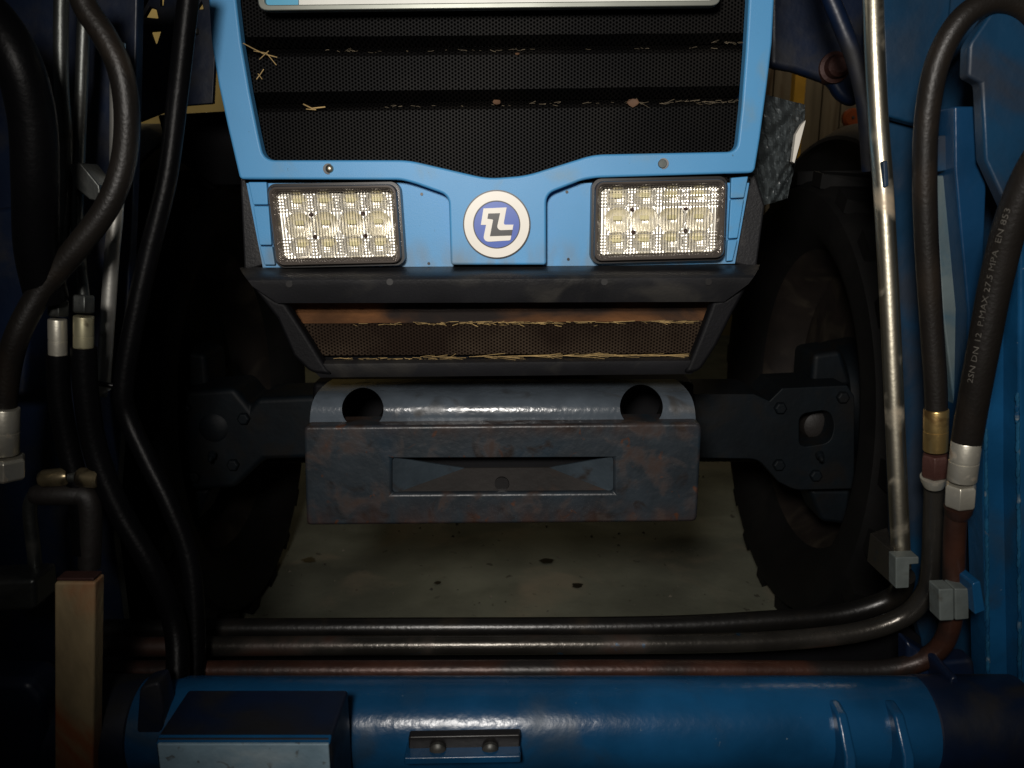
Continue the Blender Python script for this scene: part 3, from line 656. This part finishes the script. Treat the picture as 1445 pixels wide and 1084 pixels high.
plate('mast_flange', [(1462, 290), (1426, 420), (1404, 500), (1390, 610), (1388, 720), (1392, 900), (1396, 1120), (1438, 1120), (1434, 700), (1438, 420)], .93, .04, M['blue'], LD, bevel=.004, seg=3)
plate('mast_edge', [(1439, 330), (1500, 330), (1500, 1120), (1443, 1120), (1437, 700)], .90, .05, M['blue'], LD, bevel=.004, seg=3)
plate('hose_guide', [(1372, 824, 4), (1384, 820, 3), (1391, 862), (1376, 868)], .85, .05, M['blue'], LD, bevel=.003)
plate('foot_plate', [(1280, 905), (1330, 935, 14), (1376, 930, 10), (1388, 1120), (1280, 1120)], .915, .03, M['navy'], LD, bevel=.006)
plate('foot_rib', [(1340, 958, 10), (1352, 954, 6), (1372, 1030), (1378, 1120), (1356, 1120), (1352, 1030)], .85, .06, M['navy'], LD, bevel=.005)
# weld beads down the flange edges, pale flecks painting their lit lines
for x0, x1, y0, n_, yy in ((1391, 1396, 610, 96, .928), (1436, 1441, 560, 104, .898)):
    bm_v, bm_f = [], []
    for k in range(n_):
        t_ = k / n_; c = P(x0 + (x1 - x0) * t_ + random.uniform(-.6, .6), y0 + (1090 - y0) * t_, yy); r = random.uniform(.0016, .0030); b = len(bm_v)
        for i in range(3):
            for j in range(8):
                a = math.pi * 2 * j / 8; t = (i - 1) * .9; bm_v.append(c + Vector((math.cos(a) * r * math.cos(t), math.sin(a) * r * math.cos(t), t * r * 2.2)))
        for i in range(2):
            for j in range(8): bm_f.append((b + i * 8 + j, b + i * 8 + (j + 1) % 8, b + i * 8 + 8 + (j + 1) % 8, b + i * 8 + 8 + j))
    tag(mesh('weld_seam', bm_v, bm_f, M['weld'], LD, smooth=True), kind='stuff')
# lift arm above the right wheel and its twin on the left
plate('lift_arm', [(1086, -120), (1230, -120), (1222, 120), (1212, 152, 16), (1186, 142, 14), (1172, 118, 8), (1120, 100), (1086, 94)], 1.45, .03, M['navy'], LD, bevel=.012, seg=3)
a = P(1176, 96, 1.45); turned('pivot_bolt', a + Vector((0, .02, 0)), a - Vector((0, .03, 0)), [(0, .026), (.55, .026), (.6, .02), (.9, .018), (1, .012)], M['rednut'], LD)
plate('lift_arm', [(150, -120), (306, -120), (306, 30), (300, 146), (250, 150), (196, 172), (170, 150)], 1.45, .012, M['navy'], LD, bevel=.006,
      holes=[[(203, 24), (211, 10), (220, 13), (223, 26)], [(211, 44), (227, 43), (221, 62), (217, 61)], [(225, -14), (232, -14), (230, 8), (226, 8)], [(277, 13), (284, 2), (287, 13)]])
plate('wall_cover_plate', [(222, 162), (332, 156), (345, 262), (300, 262), (236, 215)], 1.72, .03, M['cheek'], TR, bevel=.004)  # added dark plate hiding the over-bright back wall
plate('arm_bracket', [(253, 40), (278, 38), (278, 48), (253, 50)], 1.44, .02, M['dull_steel'], LD, bevel=.003)
# left mast: loader blue in dim light, painted navy
plate('mast_plate', [(-60, -90), (196, -90), (190, 200), (182, 420), (168, 640), (160, 760), (190, 1000), (200, 1120), (-60, 1120)], 1.06, .02, M['navy'], LD, bevel=.003)
plate('mast_column', [(-50, 300), (26, 290), (42, 420), (36, 560), (-50, 560)], .98, .06, M['navy'], LD, bevel=.008, seg=3)
plate('mast_flange', [(-50, 960), (40, 962, 12), (62, 990), (60, 1120), (-50, 1120)], .79, .05, M['navy'], LD, bevel=.012, seg=4)
plate('foot_plate', [(196, 970, 10), (224, 962, 8), (232, 1000), (220, 1120), (186, 1120)], .80, .03, M['navy'], LD, bevel=.006)
plate('mast_lug', [(-40, 822), (48, 818), (50, 862), (-40, 866)], .86, .05, M['dull_steel'], LD, bevel=.006)
tube('painted_tube', [(1150, -90, 1.16), (1166, -20, 1.16), (1186, 32, 1.16), (1206, 84, 1.16), (1221, 150, 1.16), (1228, 240, 1.17)], 24, M['navy'], LD)
tube('painted_tube', [(214, -60, 1.2), (204, -10, 1.2), (186, 24, 1.2), (179, 50, 1.2), (184, 78, 1.2)], 16, M['dull_steel'], LD)

# ------------------------------------------------------------------ steel pipes
GP = 'steel hydraulic pipes of the loader'
def pipe_thing(name, label, px, w, m, cat='pipe', group=GP):
    base = P(*px[-1]); t = thing(name, label, cat, base, group); tube('pipe_wall', px, w, m, t); return t
def single(name, label, px, w, m, cat, group):
    return tag(tube(name, px, w, m), label, cat, group)
single('hydraulic_pipe', 'dark steel pipe furthest back of the three crossing pipes', [(150, 888, 1.03), (500, 886, 1.03), (900, 884, 1.03), (1080, 876, 1.03), (1190, 866, 1.03), (1262, 842, 1.02), (1276, 812, .99)], 28, M['dark_pipe'] if 'dark_pipe' in M else M['dull_steel'], 'pipe', GP)
single('hydraulic_pipe', 'brown stained steel pipe in the middle of the three crossing pipes', [(150, 913, .97), (500, 911, .97), (900, 909, .97), (1080, 905, .97), (1200, 894, .97), (1272, 872, .965), (1306, 838, .955), (1315, 800, .95), (1318, 740, .945), (1320, 690, .94)], 28, M['mixpipe'], 'pipe', GP)
pr = single('hydraulic_pipe', 'rusty red pipe nearest the blue cross tube', [(150, 946, .925), (500, 946, .925), (900, 945, .925), (1150, 946, .925), (1262, 943, .92), (1322, 918, .91), (1344, 868, .895), (1346, 800, .89), (1348, 740, .885), (1352, 705, .88)], 28, M['rustpipe'], 'pipe', GP)
single('hydraulic_pipe', 'long bare steel tube standing upright beside the right front wheel', [(1231, -60, 1.03), (1234, 60, 1.02), (1240, 180, 1.01), (1246, 260, 1.0), (1255, 420, .99), (1264, 620, .97), (1272, 800, .955)], 27, M['steel'], 'pipe', GP)
tag(plate('pipe_clip', [(1246, 228), (1253, 226), (1255, 262), (1248, 266)], .985, .02, M['deep'], None, bevel=.002), 'small blue clip holding the long upright steel tube', 'clip')
single('hydraulic_pipe', 'dull grey tube at the far left beside the big black hose', [(88, -60, .97), (86, 40, .97), (87, 120, .97), (93, 190, .98), (94, 280, .98), (86, 350, .97), (83, 425, .96)], 19, M['dull_steel'], 'pipe', GP)
single('hydraulic_pipe', 'thin grey tube ending in the dark clamp at upper left', [(121, 0, .99), (118, 40, .99), (115, 120, .99), (112, 200, .99), (109, 300, .98), (114, 380, .97), (118, 425, .96)], 17, M['dull_steel'], 'pipe', GP)
single('hydraulic_pipe', 'bright steel tube behind the curved hose on the left', [(166, 60, 1.0), (166, 180, 1.0), (164, 290, 1.0), (158, 360, 1.0), (152, 450, 1.0), (146, 540, 1.0), (147, 552, 1.0)], 20, M['satin'], 'pipe', GP)
tag(tube('cable_tie', [(132, 540, .985), (150, 543, .978), (172, 546, .985)], 7, M['emblem_black']), 'black cable tie around the bright left steel tube', 'cable tie')
# clamps
c0, c1, c2, c3 = P(1222, 800, 1.00), P(1264, 808, .925), P(1285, 808, .93), P(1246, 800, 1.02)
cl = thing('pipe_clamp', 'brown and grey clamp block at the foot of the long upright tube', 'clamp', c1, 'pipe clamps')
prism('clamp_body', [(c0.x, c0.y), (c1.x, c1.y), (c3.x, c3.y)], P(1264, 829, .925).z, P(1264, 786, .925).z, M['rustpost2'] if 'rustpost2' in M else M['mixpipe'], cl)
plate('clamp_plate', [(1264, 787), (1297, 786), (1297, 796), (1284, 797), (1283, 830), (1264, 831)], .920, .02, M['galv'], cl, bevel=.0015)
cl = thing('pipe_clamp', 'pale grey clamp block on the rusty red pipe', 'clamp', P(1347, 876, .86), 'pipe clamps')
plate('clamp_body', [(1325, 832), (1346.6, 831), (1347, 876), (1326, 877)], .862, .025, M['galv'], cl, bevel=.002)
plate('clamp_body', [(1347.4, 831), (1368, 831), (1368, 874), (1348, 876)], .862, .025, M['galv'], cl, bevel=.002)
plate('clamp_block', [(97, 232, 3), (113, 229, 4), (140, 262), (143, 286), (126, 282), (104, 264)], .95, .04, M['dull_steel'], None, bevel=.004)
tag(bpy.data.objects['clamp_block'], 'dark clamp block where the thin grey tube ends at left', 'clamp', 'pipe clamps')

# ------------------------------------------------------------------ hoses
GH = 'rubber hydraulic hoses'
def hose(label, px, w, m, ends=(), name='hydraulic_hose'):
    t = thing(name, label, 'hose', P(*px[-1]), GH); tube('rubber_hose', px, w, m, t, seg=22, per=10)
    for kind, p0, p1, ww, mm in ends: (ferrule if kind == 'ferrule' else hexnut)(kind if kind == 'ferrule' else 'hex_nut', p0, p1, ww, M[mm], t)
    return t
hA = [(1475, 40, .90), (1440, 8, .90), (1400, 2, .90), (1358, 26, .90), (1326, 80, .905), (1310, 150, .91), (1305, 230, .915), (1307, 330, .92), (1314, 450, .925), (1320, 540, .925), (1321, 585, .925)]
t = hose('black hose arching over and down the right mast to a brass ferrule', hA, 33, M['hose'], [('ferrule', (1321, 577, .924), (1320, 636, .926), 33, 'brass'), ('hex', (1320, 640, .927), (1319, 672, .93), 37, 'rednut')])
turned('collar', P(1318, 672, .93), P(1318, 686, .933), [(0, 18 * mpp(P(1318, 680, .93))), (.4, 17 * mpp(P(1318, 680, .93))), (1, 13 * mpp(P(1318, 680, .93)))], M['zinc'], t)
hB = [(1500, 180, .80), (1460, 235, .81), (1428, 310, .825), (1405, 400, .84), (1386, 500, .85), (1373, 570, .86), (1363, 630, .87)]
t = hose('printed black hose leaning in from the right edge to a silver ferrule', hB, 43, M['hose'], [('ferrule', (1364, 622, .868), (1357, 678, .872), 39, 'zinc'), ('hex', (1356, 682, .873), (1354, 713, .876), 43, 'zinc')])
turned('rusty_collar', P(1353, 714, .877), P(1352, 730, .88), [(0, 19 * mpp(P(1353, 720, .88))), (.5, 18 * mpp(P(1353, 720, .88))), (1, 13 * mpp(P(1353, 720, .88)))], M['rustpipe'], t)
# printed line on that hose
def hose_text(txt, path, wpx, parent, s0, s1, ang, size):
    cu = bpy.data.curves.new('printed_text', 'FONT'); cu.body = txt; cu.size = 1; cu.resolution_u = 2
    to = bpy.data.objects.new('tmp', cu); COL.objects.link(to); bpy.context.view_layer.update()
    me = bpy.data.meshes.new_from_object(to.evaluated_get(bpy.context.evaluated_depsgraph_get())); bpy.data.objects.remove(to, do_unlink=True)
    raw = [P(*p) for p in path]; pts = catmull(raw, 24); pts.reverse()
    L = [0]
    for i in range(1, len(pts)): L.append(L[-1] + (pts[i] - pts[i - 1]).length)
    def at(s):
        for i in range(1, len(pts)):
            if L[i] >= s: break
        k = (s - L[i - 1]) / (L[i] - L[i - 1]); return pts[i - 1].lerp(pts[i], k), (pts[i] - pts[i - 1]).normalized()
    r = wpx / 2 * mpp(raw[len(raw) // 2]) + .0004
    xs = [v.co.x for v in me.vertices]; x0, x1 = min(xs), max(xs); vs = []
    for v in me.vertices:
        c, T = at(s0 + (v.co.x - x0) / (x1 - x0) * (s1 - s0))
        n = Vector((0, 0, H)) - c; n = (n - T * n.dot(T)).normalized(); b = T.cross(n)
        if b.x > 0: b = -b
        a = ang + (v.co.y - .35) * size / r
        vs.append(c + (n * math.cos(a) + b * math.sin(a)) * r)
    mesh('printed_text', vs, [tuple(p.vertices) for p in me.polygons], M['print'], parent)
M['print'] = mat('hose_print', (.06, .055, .046), .6, vary=.35, vary_scale=120)
hose_text('2SN DN 12  P.MAX 27.5 MPA  EN 853', hB, 43, t, .085, .275, .42, .0085)
hC = [(108, -40, .90), (120, 8, .90), (148, 52, .90), (170, 100, .90), (179, 160, .90), (174, 230, .90), (152, 290, .895), (112, 345, .89), (62, 405, .885), (26, 470, .875), (10, 530, .875), (4, 600, .875)]
hose('brown black hose bowed in a wide curve on the left', hC, 34, M['hose'], [('ferrule', (6, 575, .872), (5, 640, .872), 40, 'zinc'), ('hex', (6, 643, .872), (6, 674, .872), 58, 'zinc')])
hose('thick black hose along the far left edge', [(-60, -10, .84), (-10, 30, .84), (26, 90, .84), (46, 170, .85), (50, 260, .86), (52, 350, .88), (66, 420, .9)], 62, M['hose_black'])
hose('black hose hanging from the first pale ferrule on the left', [(82, 500, .91), (84, 560, .91), (96, 630, .91), (112, 700, .905), (118, 780, .90)], 30, M['hose_black'], [('ferrule', (81, 450, .91), (82, 510, .91), 25, 'zinc'), ('hex', (82, 422, .915), (82, 447, .912), 30, 'dull_steel')])
M['olive'] = mat('olive_zinc', (.40, .37, .24), .42, .7, vary=.2, spots=(.15, .13, .08), spot_scale=50, spot_lo=.55, spot_hi=.7)
hose('black hose hanging from the second greenish ferrule on the left', [(118, 490, .91), (122, 560, .91), (136, 640, .91), (168, 720, .905), (214, 800, .90), (246, 880, .90), (250, 960, .87), (236, 1040, .83), (228, 1110, .80)], 32, M['hose_black'], [('ferrule', (118, 446, .91), (118, 501, .91), 27, 'olive'), ('hex', (118, 416, .915), (118, 442, .912), 31, 'dull_steel')])
hose('long smooth black hose kinked at the cable tie left of the wheel', [(270, -40, 1.02), (260, 50, 1.02), (250, 140, 1.02), (236, 250, 1.01), (212, 350, 1.0), (192, 440, .99), (174, 545, .98), (181, 590, .98), (208, 650, .97), (240, 715, .96), (267, 790, .95), (276, 880, .93), (274, 980, .90), (262, 1060, .87)], 27, M['hose_black'])
# fittings at lower left
ft = thing('pipe_fitting', 'greasy bronze tee fitting with two shiny barrels at left', 'fitting', P(100, 690, .9), None)
for a, b, r, m in (((58, 676, .90), (98, 672, .90), 13, 'brassdark'), ((98, 673, .90), (110, 673, .90), 9, 'dull_steel'), ((110, 673, .90), (140, 676, .90), 14, 'brassdark'), ((46, 698, .90), (118, 698, .90), 15, 'bolt')):
    if m == 'brassdark' and m not in M: M[m] = mat('greasy_bronze', (.30, .24, .14), .3, .85, vary=.3, spots=(.06, .05, .035), spot_scale=40, spot_lo=.45, spot_hi=.65)
    q = P(*a); turned('fitting_barrel', q, P(*b), [(0, r * .8 * mpp(q)), (.12, r * mpp(q)), (.88, r * mpp(q)), (1, r * .8 * mpp(q))], M[m], ft)
tube('elbow', [(112, 698, .90), (124, 704, .90), (128, 730, .90), (126, 800, .90)], 30, M['bolt'], ft)
tube('elbow', [(48, 698, .90), (42, 720, .90), (48, 780, .90), (54, 850, .90)], 18, M['dull_steel'], ft)
# rusty post
po = thing('square_post', 'rusty tan square steel post standing at lower left', 'post', P(105, 1100, .78))
q0, q1 = P(76, 822, .78), P(134, 822, .78)
plate('post_tube', [(76, 822), (134, 822), (127, 1440), (77, 1440)], .78, .022, M['rustpost'], po, bevel=.003)
box('post_cap', q0.x + .002, q1.x - .002, .782, .800, q0.z + .0005, q0.z + .004, M['rednut'], po, bevel=.001)

# ------------------------------------------------------------------ plastic film, white board by the hood
vs, fs = [], []; nu, nv = 26, 40
for j in range(nv + 1):
    for i in range(nu + 1):
        a, b = i / nu, j / nv; xr = 1136 - 4 * b if b < .2 else 1135 - 24 * (b - .2) / .8
        px = 1058 + (xr - 1058) * a; py = 128 + 20 * a * (1 - b) + 168 * b - 16 * a * b
        Y = 1.36 + .012 * math.sin(9 * a + 7 * b) + .009 * math.sin(21 * a - 13 * b + 1) + .007 * math.sin(31 * b + 17 * a * a) + random.uniform(-.002, .002)
        vs.append(P(px, py, Y))
for j in range(nv):
    for i in range(nu): k = j * (nu + 1) + i; fs.append((k, k + 1, k + nu + 2, k + nu + 1))
o = tag(mesh('plastic_sheet', vs, fs, M['film']), 'crumpled cloudy plastic sheet hanging right of the hood', 'plastic sheet')
so = o.modifiers.new('thickness', 'SOLIDIFY'); so.thickness = .0008
tag(plate('white_board', [(1137, 170), (1131, 176), (1123, 190), (1118, 228), (1121, 230), (1128, 205)], 1.305, .01, M['white'], None), 'narrow white board edge right of the plastic sheet', 'board')

# ------------------------------------------------------------------ straw, chaff, dry leaf
def straw_mesh(name, strands, mtl):
    vs, fs = [], []
    for pts, r in strands:
        v, f = sweep(pts, r, 5); b = len(vs); vs += v; fs += [tuple(b + i for i in q) for q in f]
    return mesh(name, vs, fs, mtl)
def strand(px, r=.0007): return ([P(*p) for p in px], r)
tag(straw_mesh('straw', [strand([(341, 60, 1.16), (356, 68, 1.158), (372, 76, 1.16), (391, 81, 1.165)]), strand([(358, 72, 1.16), (376, 75, 1.158), (390, 92, 1.162)], .0006), strand([(366, 84, 1.16), (379, 72, 1.157)], .0006)], M['straw']), 'tuft of straw poking out at the upper left of the grille', 'straw', 'straws on the grille')
tag(straw_mesh('straw', [strand([(428, 147, 1.168), (440, 153, 1.166), (459, 151, 1.168)], .0009), strand([(432, 154, 1.168), (446, 155, 1.166)], .0007)], M['straw']), 'short straw lying on the grille ledge below the tuft', 'straw', 'straws on the grille')
tag(straw_mesh('straw', [strand([(362, 112, 1.166), (368, 104, 1.165), (372, 98, 1.168)], .0008), strand([(364, 104, 1.166), (370, 112, 1.165)], .0006)], M['straw']), 'little frayed straw knot near the left edge of the grille', 'straw', 'straws on the grille')
def leaf(px, py, Y, w, h, lab, m='leaf'):
    c = P(px, py, Y); k = mpp(c); vs = []; n = 8
    for i in range(n):
        a = 2 * math.pi * i / n; vs.append(c + Vector((math.cos(a) * w * k * random.uniform(.7, 1.1), random.uniform(-.002, .002), math.sin(a) * h * k * random.uniform(.7, 1.1))))
    vs += [v + Vector((0, .0012, 0)) for v in vs]
    fs = [tuple(range(n)), tuple(range(2 * n - 1, n - 1, -1))] + [(i, (i + 1) % n, n + (i + 1) % n, n + i) for i in range(n)]
    return tag(mesh('dry_leaf', vs, fs, M[m]), lab, 'leaf', 'dry leaf bits')
leaf(701, 144, 1.170, 6, 4, 'brown dry leaf on the middle grille ledge above the emblem'); leaf(893, 145, 1.170, 9, 6, 'dusty brown leaf on the grille ledge right of centre')
leaf(921, 968, .865, 4, 8, 'pale dry leaf bit stuck below the rusty pipe', 'straw')
leaf(730, 76, 1.175, 4, 2, 'tiny dry leaf bit on the upper grille ledge')
st = []
def chaff(x0, x1, yl, yr, Y, n, lo, hi, jit):
    for _ in range(n):
        x = random.uniform(x0, x1); y = yl + (yr - yl) * (x - 330) / 740 + random.gauss(0, jit); l = random.uniform(lo, hi); a = random.gauss(.0, .07 if l > .012 else .25)
        p = P(x, y, Y + random.uniform(-.002, .002)); d = Vector((math.cos(a), random.uniform(-.3, .3), math.sin(a))) * l
        st.append(([p, p + d * .5 + Vector((0, 0, random.uniform(-.0006, .0006))), p + d], random.uniform(.00014, .00040)))
chaff(450, 1035, 74, 67, 1.179, 34, .002, .010, 1.0); chaff(520, 1030, 153, 143, 1.179, 36, .002, .010, 1.0)
chaff(880, 1035, 152, 143, 1.178, 30, .004, .014, 1.0); chaff(1000, 1050, 61, 60, 1.178, 12, .004, .012, 1.0)
tag(straw_mesh('chaff', st, M['chaff'] if 'chaff' in M else M['straw']), 'fine chaff lying along the ledges of the grille', 'chaff', kind='stuff')
st = []
chaff(455, 990, 458, 454, 1.150, 26, .004, .014, 1.0); chaff(570, 840, 458, 455, 1.149, 60, .003, .014, 1.5); chaff(640, 990, 456.5, 453.5, 1.1495, 34, .012, .035, .4)
chaff(452, 640, 507, 505, 1.150, 26, .004, .016, .7); chaff(560, 978, 506, 500.5, 1.149, 50, .010, .04, .4); chaff(640, 978, 505.5, 500, 1.148, 40, .02, .05, .3)
st = [x for x in st if max(q.x for q in x[0]) < P(988, 456, 1.15).x]
tag(straw_mesh('chaff', st, M['straw']), 'golden straw lodged along the lower grille ledges', 'chaff', kind='stuff')
